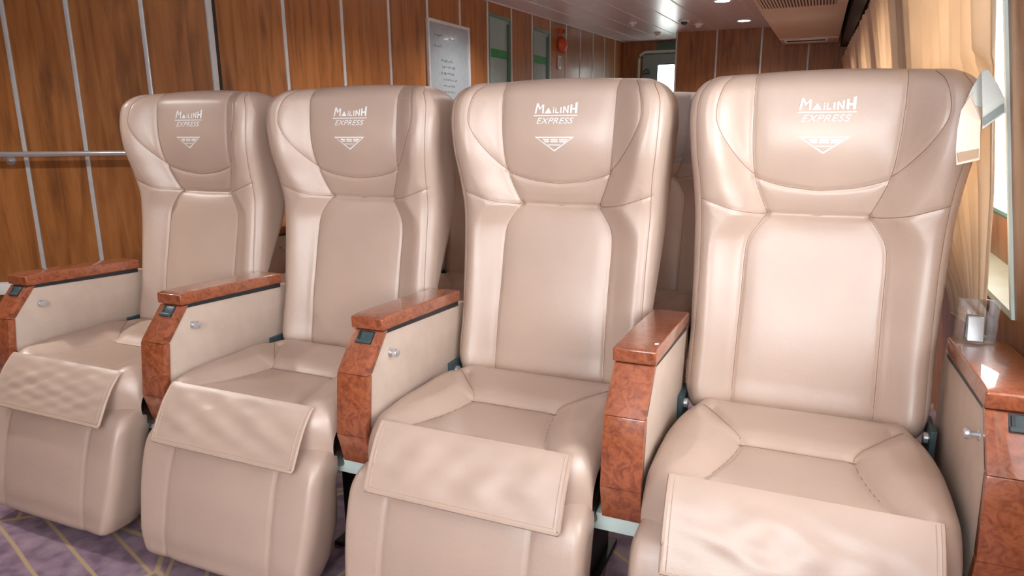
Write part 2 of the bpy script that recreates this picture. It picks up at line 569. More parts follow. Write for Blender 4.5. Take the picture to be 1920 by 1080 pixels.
# wall behind the camera with the wide front windows
FW = [(-0.85, 0.28)]
mb = MB().box(-5.2, 0.8, YB - 0.1, YB, FLOOR, 0.75)
mb.box(-5.2, 0.8, YB - 0.1, YB, 1.9, 2.5)
ed = [-5.2] + [v for w in FW for v in w] + [0.8]
for a, b in zip(ed[0::2], ed[1::2]): mb.box(a, b, YB - 0.1, YB, 0.75, 1.9)
struct(mb.build('wall_front', 'wood'))
for wi, (a, b) in enumerate(FW):
    m_ = MB()
    for bx in ((a, a + 0.03, 0.75, 1.9), (b - 0.03, b, 0.75, 1.9), (a, b, 0.75, 0.78), (a, b, 1.87, 1.9)):
        m_.box(bx[0], bx[1], YB - 0.08, YB + 0.015, bx[2], bx[3])
    w = struct(m_.build('window_%d' % (len(WINS) + wi + 1), 'mint'))
    MB().box(a + 0.03, b - 0.03, YB - 0.06, YB - 0.055, 0.78, 1.87).build('pane', 'glass', w)
    la = bpy.data.lights.new('window_portal', 'AREA'); la.shape = 'RECTANGLE'; la.size = b - a; la.size_y = 1.15
    la.cycles.is_portal = True
    lo = bpy.data.objects.new('window_portal', la); COL.objects.link(lo)
    lo.location = ((a + b) / 2, YB - 0.12, 1.325); lo.rotation_euler = (math.radians(90), 0, 0)

# two grey green doors in the long wall
for di, k in enumerate((6, 8)):
    y0, y1 = strips_y[k] + 0.012, strips_y[k + 1] - 0.012
    d = MB().box(WX - 0.03, WX - 0.005, y0 + 0.03, y1 - 0.03, FLOOR, 2.03).build('door_%d' % (di + 1), 'greydoor', bevel=0.003)
    struct(d, 'narrow grey green door with a green lettered band, %s the whiteboard' % ('nearer' if di == 0 else 'farther from'))
    f = MB()
    f.box(WX - 0.018, WX + 0.004, y0, y0 + 0.03, FLOOR, 2.055); f.box(WX - 0.018, WX + 0.004, y1 - 0.03, y1, FLOOR, 2.055); f.box(WX - 0.018, WX + 0.004, y0 + 0.03, y1 - 0.03, 2.03, 2.055)
    f.build('door_frame', 'greendoorframe', d, bevel=0.003)
    MB().box(WX - 0.008, WX + 0.004, y1 - 0.075, y1 - 0.045, FLOOR + 0.05, 2.0).build('edge_trim', 'rubber', d)
    # lettering band: bold green capitals run together
    zc = 1.735 if di == 0 else 1.762
    ya = y0 + 0.06; yb = y1 - 0.085
    ws = [1.0, 0.8, 1.1, 0.5, 0.9, 1.0] if di == 0 else [1.0, 0.9, 0.6, 1.1, 0.8]
    tot = sum(ws); p = ya
    for w_ in ws:
        q = p + (yb - ya) * w_ / tot
        MB().box(WX - 0.005, WX - 0.002, p + 0.003, q - 0.003, zc - 0.036, zc + 0.036).build('green_letter', 'green', d)
        p = q

# far door with bright window
d3 = MB().box(-2.36, -1.74, YF - 0.03, YF - 0.005, FLOOR, 2.06).build('door_3', 'greydoor', bevel=0.01)
struct(d3, 'pale door with a bright window at the end of the passage')
rr = rounded_rect(-2.41, -1.60, FLOOR - 0.2, 2.09, 0.10)
MB().tube([(a, YF - 0.035, b) for a, b in rr], 0.02, 8, closed=True).build('door_frame', 'mint', d3, smooth=True)
rr = rounded_rect(-2.15, -1.90, 1.25, 1.92, 0.03)
n = len(rr)
MB().add([(a, YF - 0.032, b) for a, b in rr] + [(a, YF - 0.040, b) for a, b in rr], [tuple(range(n)), tuple(range(n, 2 * n))[::-1]] + [(i, (i + 1) % n, n + (i + 1) % n, n + i) for i in range(n)]).build('window_pane', 'sky_pane' if 'sky_pane' in M else 'lamp', d3)
MB().tube([(a, YF - 0.042, b) for a, b in rr], 0.008, 6, closed=True).build('window_gasket', 'rubber', d3, smooth=True)
MB().tube([(-2.34, YF - 0.05, 1.83), (-2.30, YF - 0.07, 1.865), (-2.27, YF - 0.07, 1.84), (-2.26, YF - 0.05, 1.80)], 0.010, 8).build('door_handle', 'rubber', d3, smooth=True)
MB().tube([(-2.35, YF - 0.06, 1.80), (-2.26, YF - 0.06, 1.805)], 0.010, 8).build('door_handle', 'rubber', d3, smooth=True)

# ------------------------------------------------------------------ recliner seats
SEAT_Y = 1.40                                # local origin of every seat
OFF = (0, SEAT_Y, FLOOR)
SEAT_X = [-1.851, -1.231, -0.611, 0.009]

HEAD = curve_pts([(.152, 1.30), (.151, 1.22), (.150, 1.16), (.147, 1.09), (.139, 1.02), (.125, .975), (.106, .929)])
CURVE = curve_pts([(.139, 1.015), (.110, 1.004), (.065, .993), (0, .986)])
EAR = curve_pts([(.185, 1.30), (.195, 1.245), (.212, 1.220), (.223, 1.185), (.225, 1.15), (.215, 1.12), (.195, 1.085), (.165, 1.045), (.139, 1.02)])
SHOULDER = curve_pts([(.106, .929), (.14, .932), (.18, .941), (.215, .953), (.252, .966)])
PANEL = curve_pts([(.106, .929), (.129, .897), (.145, .865), (.149, .82), (.149, .75), (.150, .65), (.153, .40)])
CREASE = [(0, .927), (.106, .929)]
PIPING = curve_pts([(.225, 1.30), (.243, 1.235), (.262, 1.20), (.267, 1.16), (.262, 1.07), (.253, 1.0), (.249, .92), (.245, .8), (.245, .65), (.246, .40)])

WIDTH = [(.44, .225), (.462, .246), (.50, .256), (.65, .260), (.75, .263), (.86, .267), (1.0, .274), (1.1, .284), (1.17, .288), (1.205, .283), (1.228, .270), (1.242, .252), (1.252, .225)]
FRONT = [(.44, 1.655), (.485, 1.640), (.55, 1.650), (.65, 1.668), (.75, 1.690), (.85, 1.712), (.926, 1.724), (.985, 1.718), (1.07, 1.702), (1.157, 1.703), (1.21, 1.712), (1.26, 1.73)]
BACK = [(.44, 1.69), (.50, 1.70), (.68, 1.715), (.75, 1.76), (.85, 1.82), (1.0, 1.865), (1.12, 1.865), (1.20, 1.855), (1.26, 1.85)]
WING = [(.44, .022), (.50, .034), (.60, .030), (.75, .034), (.88, .042), (.96, .050), (1.05, .054), (1.18, .050), (1.26, .040)]
BZ0 = .445
def back_top(x): return 1.250 - .012 * (np.abs(x) / .25) ** 2

def back_front(x, z):
    """front surface depth y of the backrest at x (from the seat centre) and height z"""
    ax = np.abs(x)
    w = smooth_interp(WIDTH, z)
    y = smooth_interp(FRONT, z)
    # inner edge of the raised sides
    zh = np.array([p[1] for p in HEAD])[::-1]; xh = np.array([p[0] for p in HEAD])[::-1]
    zp = np.array([p[1] for p in PANEL])[::-1]; xp = np.array([p[0] for p in PANEL])[::-1]
    xi = np.where(z > .929, np.interp(z, zh, xh), np.interp(z, zp, xp))
    side = smooth_interp(WING, z)
    y = y - side * sstep(xi - .008, xi + .085, ax)
    # headrest cushion and lumbar swell
    y = y - .012 * np.exp(-((z - 1.10) / .075) ** 2) * (1 - (ax / .16) ** 2).clip(0, 1)
    y = y - .010 * np.exp(-((z - .66) / .13) ** 2) * (1 - (ax / .17) ** 2).clip(0, 1)
    y = y + .010 * np.exp(-((z - .935) / .03) ** 2) * (1 - (ax / .16) ** 2).clip(0, 1)
    # seams and pillowing between them
    dmin = np.full(np.shape(x), 9.0)
    for line, depth, wid in ((HEAD, .0045, .0045), (CURVE, .0050, .005), (EAR, .0025, .003), (SHOULDER, .0030, .004), (PANEL, .0042, .0045), (CREASE, .0085, .007), (PIPING, .0020, .003)):
        d = poly_dist(ax, z, line)
        y = y + depth * np.exp(-(d / wid) ** 2)
        dmin = np.minimum(dmin, d)
    y = y - .0035 * (1 - np.exp(-(dmin / .022) ** 2))
    # rounding towards the outline
    r = .045
    e = np.clip(ax - (w - r), 0, r)
    y = y + (r - np.sqrt(np.maximum(r * r - e * e, 0)))
    t = np.clip(z - (back_top(x) - .040), 0, .0399)
    y = y + (.040 - np.sqrt(np.maximum(.040**2 - t * t, 0))) * 1.1
    t = np.clip((BZ0 + .03) - z, 0, .0299)
    y = y + (.030 - np.sqrt(np.maximum(.030**2 - t * t, 0)))
    return y

def build_rings():
    NU, NV = 160, 200
    u = np.linspace(-1, 1, NU + 1)
    u = np.sign(u) * (1 - (1 - np.abs(u)) ** 1.12)           # denser towards the edge
    tv = np.linspace(0, 1, NV + 1)
    rows = []
    for t in tv:
        tt = t if t < .9 else .9 + .1 * math.sin((t - .9) / .1 * PI / 2)
        zc = BZ0 + tt * (back_top(0.0) - BZ0)
        w = float(smooth_interp(WIDTH, zc))
        x = u * w
        z = BZ0 + tt * (back_top(x) - BZ0)
        y = back_front(x, z)
        yb = float(smooth_interp(BACK, zc))
        # shrink the thickness at the very top and bottom
        k = np.clip((zc - (back_top(0.0) - .05)) / .05, 0, 1)
        yb = yb - (.07 * (1 - math.sqrt(max(0, 1 - k * k))))
        k2 = np.clip((BZ0 + .03 - zc) / .03, 0, 1)
        yb = yb - .02 * (1 - math.sqrt(max(0, 1 - k2 * k2)))
        ym = y[-1]
        yb = max(yb, float(y.max()) + .014)
        ring = [(x[i], y[i], z[i]) for i in range(NU + 1)]
        for s in (1, -1):
            pass
        NS = 10
        right = []
        ye = y[-1]
        for k in range(1, NS + 1):
            a = k / NS
            yy = ye + (yb - ye) * a
            inset = .030 * max(0, (a - .55) / .45) ** 2
            right.append((w - inset, yy, z[-1]))
        left = [(-p[0], p[1], p[2]) for p in right]
        NB = 12
        xb = right[-1][0]
        back = [(xb - 2 * xb * (k / NB), yb, BZ0 + tt * (back_top(xb - 2 * xb * (k / NB)) - BZ0)) for k in range(1, NB)]
        rows.append(ring + right + back + left[::-1])
    return np.array(rows), NU

def vertex_normals(V, Fq):
    n = np.zeros_like(V)
    a, b, c, d = V[Fq[:, 0]], V[Fq[:, 1]], V[Fq[:, 2]], V[Fq[:, 3]]
    fn = np.cross(c - a, d - b)
    for k in range(4):
        np.add.at(n, Fq[:, k], fn)
    return n / (np.linalg.norm(n, axis=1, keepdims=True) + 1e-12)

def split_build(V, faces, normals, key, names, mat, root_name, parent, extra_faces=()):
    """make one object per region key; key 0 is the part itself, the others its sub-parts"""
    objs = {}
    for kk in sorted(set(key.tolist())):
        sel = faces[key == kk]
        fl = [tuple(f) for f in sel]
        if kk == 0: fl += list(extra_faces)
        idx = np.unique(np.concatenate([np.ravel(f) for f in fl]))
        mp = {int(v): i for i, v in enumerate(idx)}
        fl = [tuple(mp[int(i)] for i in f) for f in fl]
        nm = root_name if kk == 0 else names[kk]
        o = raw_obj(nm, V[idx], fl, mat, None, normals[idx])
        objs[kk] = o
    root = objs[0]
    root.parent = parent
    for kk, o in objs.items():
        if kk: o.parent = root
    return objs

RINGS, NU = build_rings()
def make_backrest(parent):
    R_, n1, n2 = RINGS, RINGS.shape[0], RINGS.shape[1]
    V = R_.reshape(-1, 3) - np.array(OFF)
    faces = []; keys = []; ctr = []
    for j in range(n1 - 1):
        for i in range(n2):
            k = (i + 1) % n2
            faces.append((j * n2 + i, j * n2 + k, (j + 1) * n2 + k, (j + 1) * n2 + i))
    faces = np.array(faces)
    norm = vertex_normals(V, faces)
    col = np.tile(np.arange(n2), n1 - 1)
    cen = (R_.reshape(-1, 3))[faces].mean(axis=1)
    ax = np.abs(cen[:, 0]); z = cen[:, 2]; sgn = np.where(cen[:, 0] < 0, 0, 1)
    key = np.zeros(len(faces), int)
    front = col < NU
    head_poly = [(0, 1.4), (.152, 1.4)] + HEAD[:next(i for i, p in enumerate(HEAD) if p[1] < 1.018)] + CURVE
    neck_poly = CURVE[::-1] + [p for p in HEAD if p[1] < 1.018] + [(0, .927)]
    lumb_poly = [(0, .928)] + PANEL + [(0, .40)]
    ear_poly = HEAD[:next(i for i, p in enumerate(HEAD) if p[1] < 1.021)] + EAR[::-1]
    pip = np.array(PIPING)[::-1]
    inside = ax < np.interp(z, pip[:, 1], pip[:, 0])
    sh = np.array(SHOULDER)
    zs = np.interp(ax, sh[:, 0], sh[:, 1])
    a_head = in_poly(ax, z, head_poly); a_neck = in_poly(ax, z, neck_poly); a_lumb = in_poly(ax, z, lumb_poly); a_ear = in_poly(ax, z, ear_poly)
    key[front & inside & (z > zs)] = 5
    key[front & inside & (z <= zs)] = 7
    key[front & a_ear] = 3
    for kk in (3, 5, 7):
        key[(key == kk) & (sgn == 1)] = kk + 1
    key[front & a_lumb] = 9
    key[front & a_neck] = 2
    key[front & a_head] = 1
    top = tuple(range((n1 - 1) * n2, n1 * n2)); bot = tuple(range(n2))[::-1]
    names = {1: 'headrest_panel', 2: 'neck_panel', 3: 'ear_panel', 4: 'ear_panel', 5: 'wing_panel', 6: 'wing_panel', 7: 'side_bolster', 8: 'side_bolster', 9: 'back_panel'}
    objs = split_build(V, faces, norm, key, names, 'leather', 'backrest', parent, [top, bot])
    return objs[0], V, faces, norm, cen, front

def front_pt(x, z, lift=0.0):
    return (float(x) - OFF[0], float(back_front(np.array([x]), np.array([z]))[0]) - lift - OFF[1], float(z) - OFF[2])

def make_logo(parent):
    """white printed lettering and emblem on the headrest"""
    polys = []
    def q(*p): polys.append(p)
    def stroke(x0, z0, x1, z1, t):
        d = Vector((x1 - x0, z1 - z0)); n = Vector((-d.y, d.x)).normalized() * t / 2
        q((x0 + n.x, z0 + n.y), (x1 + n.x, z1 + n.y), (x1 - n.x, z1 - n.y), (x0 - n.x, z0 - n.y))
    # letter row, unit: mm from the row's left end and base line
    B = []
    def L(*pts): B.append(pts)
    L((0, 0), (4.2, 0), (8.0, 24), (4.0, 24)); L((4.0, 24), (8.6, 24), (14.5, 11), (12.0, 8)); L((12.0, 8), (13.0, 12), (19.5, 21), (23.5, 21)); L((19.3, 0), (23.5, 0), (23.5, 21), (19.3, 20))
    L((26, 0), (44, 0), (35, 13.5))
    L((47.5, 0), (50, 0), (50, 10), (47.5, 10)); L((47.5, 12), (50, 12), (50, 14.5), (47.5, 14.5))
    L((53.5, 0), (56, 0), (56, 13), (53.5, 13)); L((56, 0), (62.5, 0), (62.5, 2.6), (56, 2.6))
    L((66, 0), (69.4, 0), (69.4, 14.5), (66, 14)); 
    L((73, 0), (76.4, 0), (76.4, 16), (73, 15.2)); L((73.6, 15.4), (76.6, 16), (86, 1), (84, 0)); L((83.5, 0), (87, 0), (87, 18.5), (83.5, 17.5))
    L((91, 0), (95.5, 0), (95.5, 21), (91, 19.8)); L((95.5, 8), (103, 8), (103, 12), (95.5, 12)); L((103, 0), (108.5, 0), (108.5, 26), (103, 23.5))
    k = .00103
    x0, z0 = -.0555, 1.1625
    for p in B: polys.append([(x0 + a * k, z0 + b * k) for a, b in p])
    # rule
    q((-.058, 1.1558), (.058, 1.1558), (.058, 1.1580), (-.058, 1.1580))
    # emblem triangle
    t0, t1, tb = 1.105, 1.1015, 1.069
    q((-.052, t0), (.052, t0), (.046, t0 - .0024), (-.046, t0 - .0024))
    q((-.052, t0), (-.0455, t0 - .0024), (0, tb + .0035), (0, tb))
    q((.052, t0), (0, tb), (0, tb + .0035), (.0455, t0 - .0024))
    for a, b, sl in ((-.030, -.013, .006), (-.009, .010, 0), (.014, .037, -.010)):
        zt, zb = 1.0995, 1.0915
        zm = (zt + zb) / 2
        al, bl = (a, b) if sl <= 0 else (a, b)
        q((a, zt), (b, zt), (b + (sl if sl < 0 else 0) * .35, zm + .0008), (a + (sl if sl > 0 else 0) * .35, zm + .0008))
        q((a + (sl if sl > 0 else 0) * .45, zm - .0008), (b + (sl if sl < 0 else 0) * .45, zm - .0008), (b + (sl if sl < 0 else 0), zb), (a + (sl if sl > 0 else 0), zb))
    q((-.018, 1.0862), (.018, 1.0862), (.0145, 1.0842), (-.0145, 1.0842))
    V = []; Fs = []
    for p in polys:
        o = len(V); V += [front_pt(a, b, .0016) for a, b in p]; Fs.append(tuple(range(o, o + len(p))))
    # EXPRESS line in slanted capitals
    cu = bpy.data.curves.new('express', 'FONT'); cu.body = 'EXPRESS'; cu.size = .0205; cu.shear = .32; cu.align_x = 'CENTER'; cu.space_character = 1.06
    ob = bpy.data.objects.new('express', cu); COL.objects.link(ob)
    bpy.context.view_layer.update()
    me = bpy.data.meshes.new_from_object(ob.evaluated_get(bpy.context.evaluated_depsgraph_get()))
    xs = [v.co.x for v in me.vertices]; wid = max(xs) - min(xs); mid = (max(xs) + min(xs)) / 2
    o = len(V)
    V += [front_pt((v.co.x - mid) * .098 / wid, 1.1375 + v.co.y, .0016) for v in me.vertices]
    Fs += [tuple(o + i for i in p.vertices) for p in me.polygons]
    bpy.data.objects.remove(ob); bpy.data.curves.remove(cu)
    lo = raw_obj('logo_print', V, Fs, 'logo', parent, smooth=False)
    lo['label'] = 'white printed lettering and triangle emblem'
    return lo

def make_seams(parent):
    m = MB()
    for line in (HEAD, CURVE, EAR, SHOULDER, PANEL, PIPING, CREASE):
        for sx in (-1, 1):
            pts = [front_pt(sx * a, b, .0002) for a, b in (curve_pts(line, 2) if len(line) > 2 else line) if BZ0 + .012 < b < back_top(a) - .004 and a < float(smooth_interp(WIDTH, b)) - .006]
            if len(pts) > 1: m.tube(pts, .0010, 5)
    o = m.build('seam_stitching', 'seam', parent, smooth=True)
    return o

# cushion -----------------------------------------------------------
CB = curve_pts([(.200, 1.535), (.150, 1.475), (.110, 1.428), (.108, 1.40), (.118, 1.34), (.140, 1.255), (.165, 1.185), (.170, 1.13)])
CD = [(0, 1.412), (.110, 1.412)]
CW, CY1 = .262, 1.645
def cush_front(x): return 1.150 + .045 * (np.abs(x) / CW) ** 5
CTOP = [(1.10, .500), (1.20, .503), (1.30, .494), (1.40, .490), (1.50, .496), (1.60, .494), (1.66, .475)]
def cush_top(x, y):
    ax = np.abs(x)
    z = smooth_interp(CTOP, y)
    cb = np.array(CB)[::-1]
    xi = np.interp(y, cb[:, 1], cb[:, 0])
    z = z + .026 * sstep(xi - .01, xi + .06, ax) * (1 - .35 * sstep(1.45, 1.60, y)) * (.35 + .65 * sstep(1.18, 1.34, y))
    z = z + .012 * sstep(1.405, 1.45, y) * (1 - sstep(1.56, 1.63, y)) * (1 - sstep(xi - .01, xi + .05, ax))
    dm = np.full(np.shape(ax), 9.0)
    for line, dep, wid in ((CB, .0055, .006), (CD, .0055, .007)):
        d = poly_dist(ax, y, line); z = z - dep * np.exp(-(d / wid) ** 2); dm = np.minimum(dm, d)
    d = np.abs(ax - .228); z = z - .0016 * np.exp(-(d / .003) ** 2)
    z = z + .004 * (1 - np.exp(-(dm / .025) ** 2))
    r = .052
    e = np.clip(ax - (CW - r), 0, r)
    z = z - (r - np.sqrt(np.maximum(r * r - e * e, 0)))
    return z

def cush_sc(y): return 1 - .15 * sstep(1.38, 1.63, y)
def make_cushion(parent):
    NX, NT, NN = 100, 90, 18
    rows = []
    un = np.linspace(-1, 1, NX + 1); un = np.sign(un) * (1 - (1 - np.abs(un)) ** 1.15)
    for u in un:
        x = u * CW
        yf = float(cush_front(np.array(x)))
        r = .062
        ys = np.linspace(CY1, yf + r, NT)
        zt = cush_top(np.full(NT, x), ys)
        pts = [(x, a, b) for a, b in zip(ys, zt)]
        zc = zt[-1] - r * .95
        for k in range(1, NN + 1):
            a = k / NN * PI / 2
            pts.append((x, yf + r - r * math.sin(a), zc + r * .95 * math.cos(a)))
        zbm = .355
        for k in range(1, 9):
            a = k / 8
            pts.append((x, yf + .012 * a * a, zc + (zbm + .01 - zc) * a))
        pts.append((x, yf + .03, zbm))
        for k in range(1, 8): pts.append((x, yf + .03 + (CY1 - yf - .05) * k / 7, zbm + .02 * k / 7))
        zb, ze = zbm + .02, zt[0]
        for k in range(1, 6): pts.append((x, CY1, zb + (ze - zb) * k / 6))
        rows.append(pts)
    A = np.array(rows); n1, n2 = A.shape[:2]
    V = A.reshape(-1, 3)
    V[:, 0] *= cush_sc(V[:, 1])
    faces = []
    for j in range(n1 - 1):
        for i in range(n2):
            k = (i + 1) % n2
            faces.append((j * n2 + i, (j + 1) * n2 + i, (j + 1) * n2 + k, j * n2 + k))
    faces = np.array(faces)
    norm = vertex_normals(V, faces)
    if norm[(n1 // 2) * n2 + 20][2] < 0:
        faces = faces[:, ::-1]; norm = -norm
    cen = V[faces].mean(axis=1)
    col = np.tile(np.arange(n2), n1 - 1)
    ax = np.abs(cen[:, 0]) / cush_sc(cen[:, 1]); y = cen[:, 1]
    cb = np.array(CB)[::-1]
    xi = np.interp(y, cb[:, 1], cb[:, 0])
    key = np.zeros(len(faces), int)
    top = (col < NT + NN)
    key[top & (ax < xi) & (y < 1.412)] = 1
    key[top & (ax < xi) & (y >= 1.412)] = 2
    key[top & (ax >= xi) & (ax < .228)] = 3
    key[(key == 3) & (cen[:, 0] > 0)] = 4
    caps = [tuple(range(n2)), tuple(range((n1 - 1) * n2, n1 * n2))[::-1]]
    o = split_build(V - np.array(OFF), faces, norm, key, {1: 'seat_panel', 2: 'rear_seat_panel', 3: 'seat_bolster', 4: 'seat_bolster'}, 'leather', 'cushion', parent, caps)
    return o[0]

# footrest ----------------------------------------------------------
FW_ = [(.085, .205), (.095, .226), (.12, .243), (.18, .257), (.26, .266), (.34, .268), (.375, .267), (.395, .262), (.41, .250), (.418, .230)]
FY = [(.085, 1.085), (.10, 1.066), (.14, 1.062), (.22, 1.078), (.32, 1.102), (.36, 1.115), (.385, 1.128), (.405, 1.150), (.418, 1.190)]
def make_footrest(parent):
    zs = np.concatenate([np.linspace(.085, .12, 10)[:-1], np.linspace(.12, .36, 26)[:-1], .36 + .058 * np.sin(np.linspace(0, PI / 2, 18))])
    NXF = 90
    rows = []
    un = np.linspace(-1, 1, NXF + 1)
    for z in zs:
        w = float(smooth_interp(FW_, z)); yf = float(smooth_interp(FY, z))
        x = un * w; ax = np.abs(x)
        r = .024
        e = np.clip(ax - (w - r), 0, r)
        y = yf + (r - np.sqrt(np.maximum(r * r - e * e, 0)))
        sx = .162 + 0 * ax
        d = np.abs(ax - sx)
        y = y + .0038 * np.exp(-(d / .0045) ** 2) - .003 * (1 - np.exp(-(d / .03) ** 2))
        y = y + .0015 * np.exp(-((ax - (w - .026)) / .003) ** 2)
        y = y - .006 * np.exp(-((z - .25) / .12) ** 2) * (1 - (ax / .27) ** 2).clip(0, 1)
        yb = 1.215 - .25 * max(0, (.20 - z)) + .02 * sstep(.3, .41, z)
        k = max(0, (z - .385) / .033); yb -= .035 * (1 - math.sqrt(max(0, 1 - k * k)))
        yb = max(yb, y[-1] + .01)
        ring = [(a, b, z) for a, b in zip(x, y)]
        NS = 6
        right = [(w - .02 * max(0, (k / NS - .5) / .5) ** 2, y[-1] + (yb - y[-1]) * k / NS, z) for k in range(1, NS + 1)]
        left = [(-p[0], p[1], p[2]) for p in right]
        bk = [(right[-1][0] * (1 - 2 * k / 8), yb, z) for k in range(1, 8)]
        rows.append(ring + right + bk + left[::-1])
    A = np.array(rows); n1, n2 = A.shape[:2]; V = A.reshape(-1, 3)
    faces = np.array([(j * n2 + i, j * n2 + (i + 1) % n2, (j + 1) * n2 + (i + 1) % n2, (j + 1) * n2 + i) for j in range(n1 - 1) for i in range(n2)])
    norm = vertex_normals(V, faces)
    cen = V[faces].mean(axis=1); col = np.tile(np.arange(n2), n1 - 1)
    key = np.zeros(len(faces), int)
    fr = col < NXF
    key[fr & (np.abs(cen[:, 0]) < .162)] = 1
    caps = [tuple(range(n2))[::-1], tuple(range((n1 - 1) * n2, n1 * n2))]
    return split_build(V - np.array(OFF), faces, norm, key, {1: 'centre_panel'}, 'leather', 'footrest', parent, caps)[0]

# flap hanging over the front edge -----------------------------------
def make_flap(parent, seed, wrinkle, drop=1.0):
    rng = random.Random(seed)
    prof = [(1.240, .5125), (1.218, .5135), (1.194, .508), (1.170, .493), (1.148, .468), (1.130, .440), (1.114, .410), (1.101, .384), (1.094, .368)]
    ln = [0]
    for a, b in zip(prof[:-1], prof[1:]): ln.append(ln[-1] + math.hypot(b[0] - a[0], b[1] - a[1]))
    ln = np.array(ln); pr = np.array(prof)
    NX, NL = 56, 26
    waves = [(rng.uniform(14, 40), rng.uniform(-30, 30), rng.uniform(0, 6.28), rng.uniform(.4, 1)) for _ in range(6)]
    V = []
    L0, L1 = .064, ln[-1] * drop - .022 * (drop < 1.01)
    sk = rng.uniform(-.006, .006)
    hw = .214
    def pt(u, t, lift):
        s = L0 + (L1 - L0) * t
        y = float(np.interp(s, ln, pr[:, 0])); z = float(np.interp(s, ln, pr[:, 1]))
        wv = sum(a * math.sin(f * u * hw * 2 + g * t * .25 * 4 + p) for f, g, p, a in waves) * wrinkle * math.sin(min(t, .97) / .97 * PI) * (1 - abs(u) ** 4)
        edge = max(abs(u), .0)
        curl = .004 * max(0, (edge - .85) / .15) ** 2
        kk = min(1, t / .5); n = Vector((0, -.15 - .65 * kk, .97 - .40 * kk)).normalized()
        z += .008 * max(0, 1 - 1.3 * t)
        return Vector((.010 + u * hw + sk * (t - .5), y, z)) + n * (.004 + wv + lift - curl * 0)
    rows = []
    for lift in (0.0, .006):
        for j in range(NL + 1):
            for i in range(NX + 1):
                rows.append(pt(-1 + 2 * i / NX, j / NL, lift))
    n = (NX + 1) * (NL + 1)
    fs = []
    for j in range(NL):
        for i in range(NX):
            a = j * (NX + 1) + i
            fs.append((a, a + NX + 1, a + NX + 2, a + 1)); fs.append((n + a, n + a + 1, n + a + NX + 2, n + a + NX + 1))
    m = MB().add(rows, fs)
    fl = m.build('flap', 'leather', parent, smooth=True, off=OFF)
    path = [pt(-1, t / 24, .003) for t in range(25)] + [pt(-1 + 2 * i / 40, 1, .003) for i in range(1, 41)] + [pt(1, 1 - t / 24, .003) for t in range(1, 25)]
    MB().tube(path, .0045, 6).build('piping', 'stitch', fl, smooth=True, off=OFF)
    inner = [pt(-.955, .03 + .91 * t / 20, .0058) for t in range(21)] + [pt(-.955 + 1.91 * i / 40, .94, .0058) for i in range(1, 41)] + [pt(.955, .94 - .91 * t / 20, .0058) for t in range(1, 21)]
    MB().tube(inner, .0011, 5).build('stitching', 'stitch', fl, smooth=True, off=OFF)
    return fl

# armrest ------------------------------------------------------------
ARM_F = [(1.281, .679), (1.209, .596), (1.193, .454), (1.214, .378)]
def make_armrest(parent, xc, latch=True, knob_side=1, xw=.040):
    x0, x1 = xc - xw, xc + xw
    body = MB().prism_x([(1.296, .676), (1.224, .594), (1.208, .455), (1.228, .380), (1.70, .380), (1.70, .652)], x0 + .004, x1 - .004)
    a = body.build('armrest', 'board', parent, bevel=.0015, off=OFF)
    names = ['upper_front_panel', 'middle_front_panel', 'lower_front_panel']
    back = [(1.303, .679), (1.2305, .594), (1.2145, .455), (1.2355, .378)]
    for k in range(3):
        g = .0006
        p0, p1, b0, b1 = ARM_F[k], ARM_F[k + 1], back[k], back[k + 1]
        def lerp(p, q, t): return (p[0] + (q[0] - p[0]) * t, p[1] + (q[1] - p[1]) * t)
        MB().prism_x([lerp(p0, p1, .004), lerp(p0, p1, .996), lerp(b0, b1, .996), lerp(b0, b1, .004)], x0, x1).build(names[k], 'burl', a, bevel=.0022, off=OFF)
    MB().prism_x([(1.276, .682), (1.276, .710), (1.30, .7125), (1.45, .706), (1.655, .694), (1.655, .664)], x0 - .003, x1 + .003).build('armrest_cap', 'burl', a, bevel=.004, segs=3, off=OFF)
    MB().prism_x([(1.290, .672), (1.290, .6815), (1.650, .6645), (1.650, .651)], x0 + .001, x1 - .001).build('cap_spacer', 'dark', a, off=OFF)
    if latch:
        # recessed latch in the upper front panel: dark tray, metal plate, small lever
        d = Vector((0, ARM_F[1][0] - ARM_F[0][0], ARM_F[1][1] - ARM_F[0][1])).normalized()
        nn = Vector((0, -d.z, d.y)) * -1
        if nn.y > 0: nn = -nn
        o0 = Vector((xc, ARM_F[0][0], ARM_F[0][1]))
        def slab(xa, xb, s0, s1, h0, h1):
            vs = []
            for h in (h0, h1):
                for s in (s0, s1):
                    for x in (xa, xb): vs.append(o0 + Vector((x, 0, 0)) + d * s + nn * h)
            return MB().add(vs, [(0, 2, 3, 1), (4, 5, 7, 6), (0, 1, 5, 4), (1, 3, 7, 5), (3, 2, 6, 7), (2, 0, 4, 6)])
        slab(-.021, .021, .002, .034, -.004, .0012).build('latch_tray', 'dark', a, off=OFF)
        slab(-.012, .019, .005, .030, .0012, .0028).build('latch_plate', 'teal', a, bevel=.0008, off=OFF)
        slab(-.020, .018, .026, .034, .001, .006).build('latch_lever', 'teal', a, bevel=.001, off=OFF)
        slab(-.017, -.012, .006, .030, .001, .004).build('latch_rib', 'dark', a, off=OFF)
    if knob_side:
        s = knob_side
        xk = x1 - .004 if s > 0 else x0 + .004
        MB().lathe([(.010, 0), (.010, s * .002), (.0045, s * .003), (.0045, s * .012), (.0095, s * .014), (.0105, s * .018), (.009, s * .022), (.004, s * .0235)], (xk, 1.309, .622), 'x', 18).build('knob', 'chrome', a, smooth=True, off=OFF)
    return a

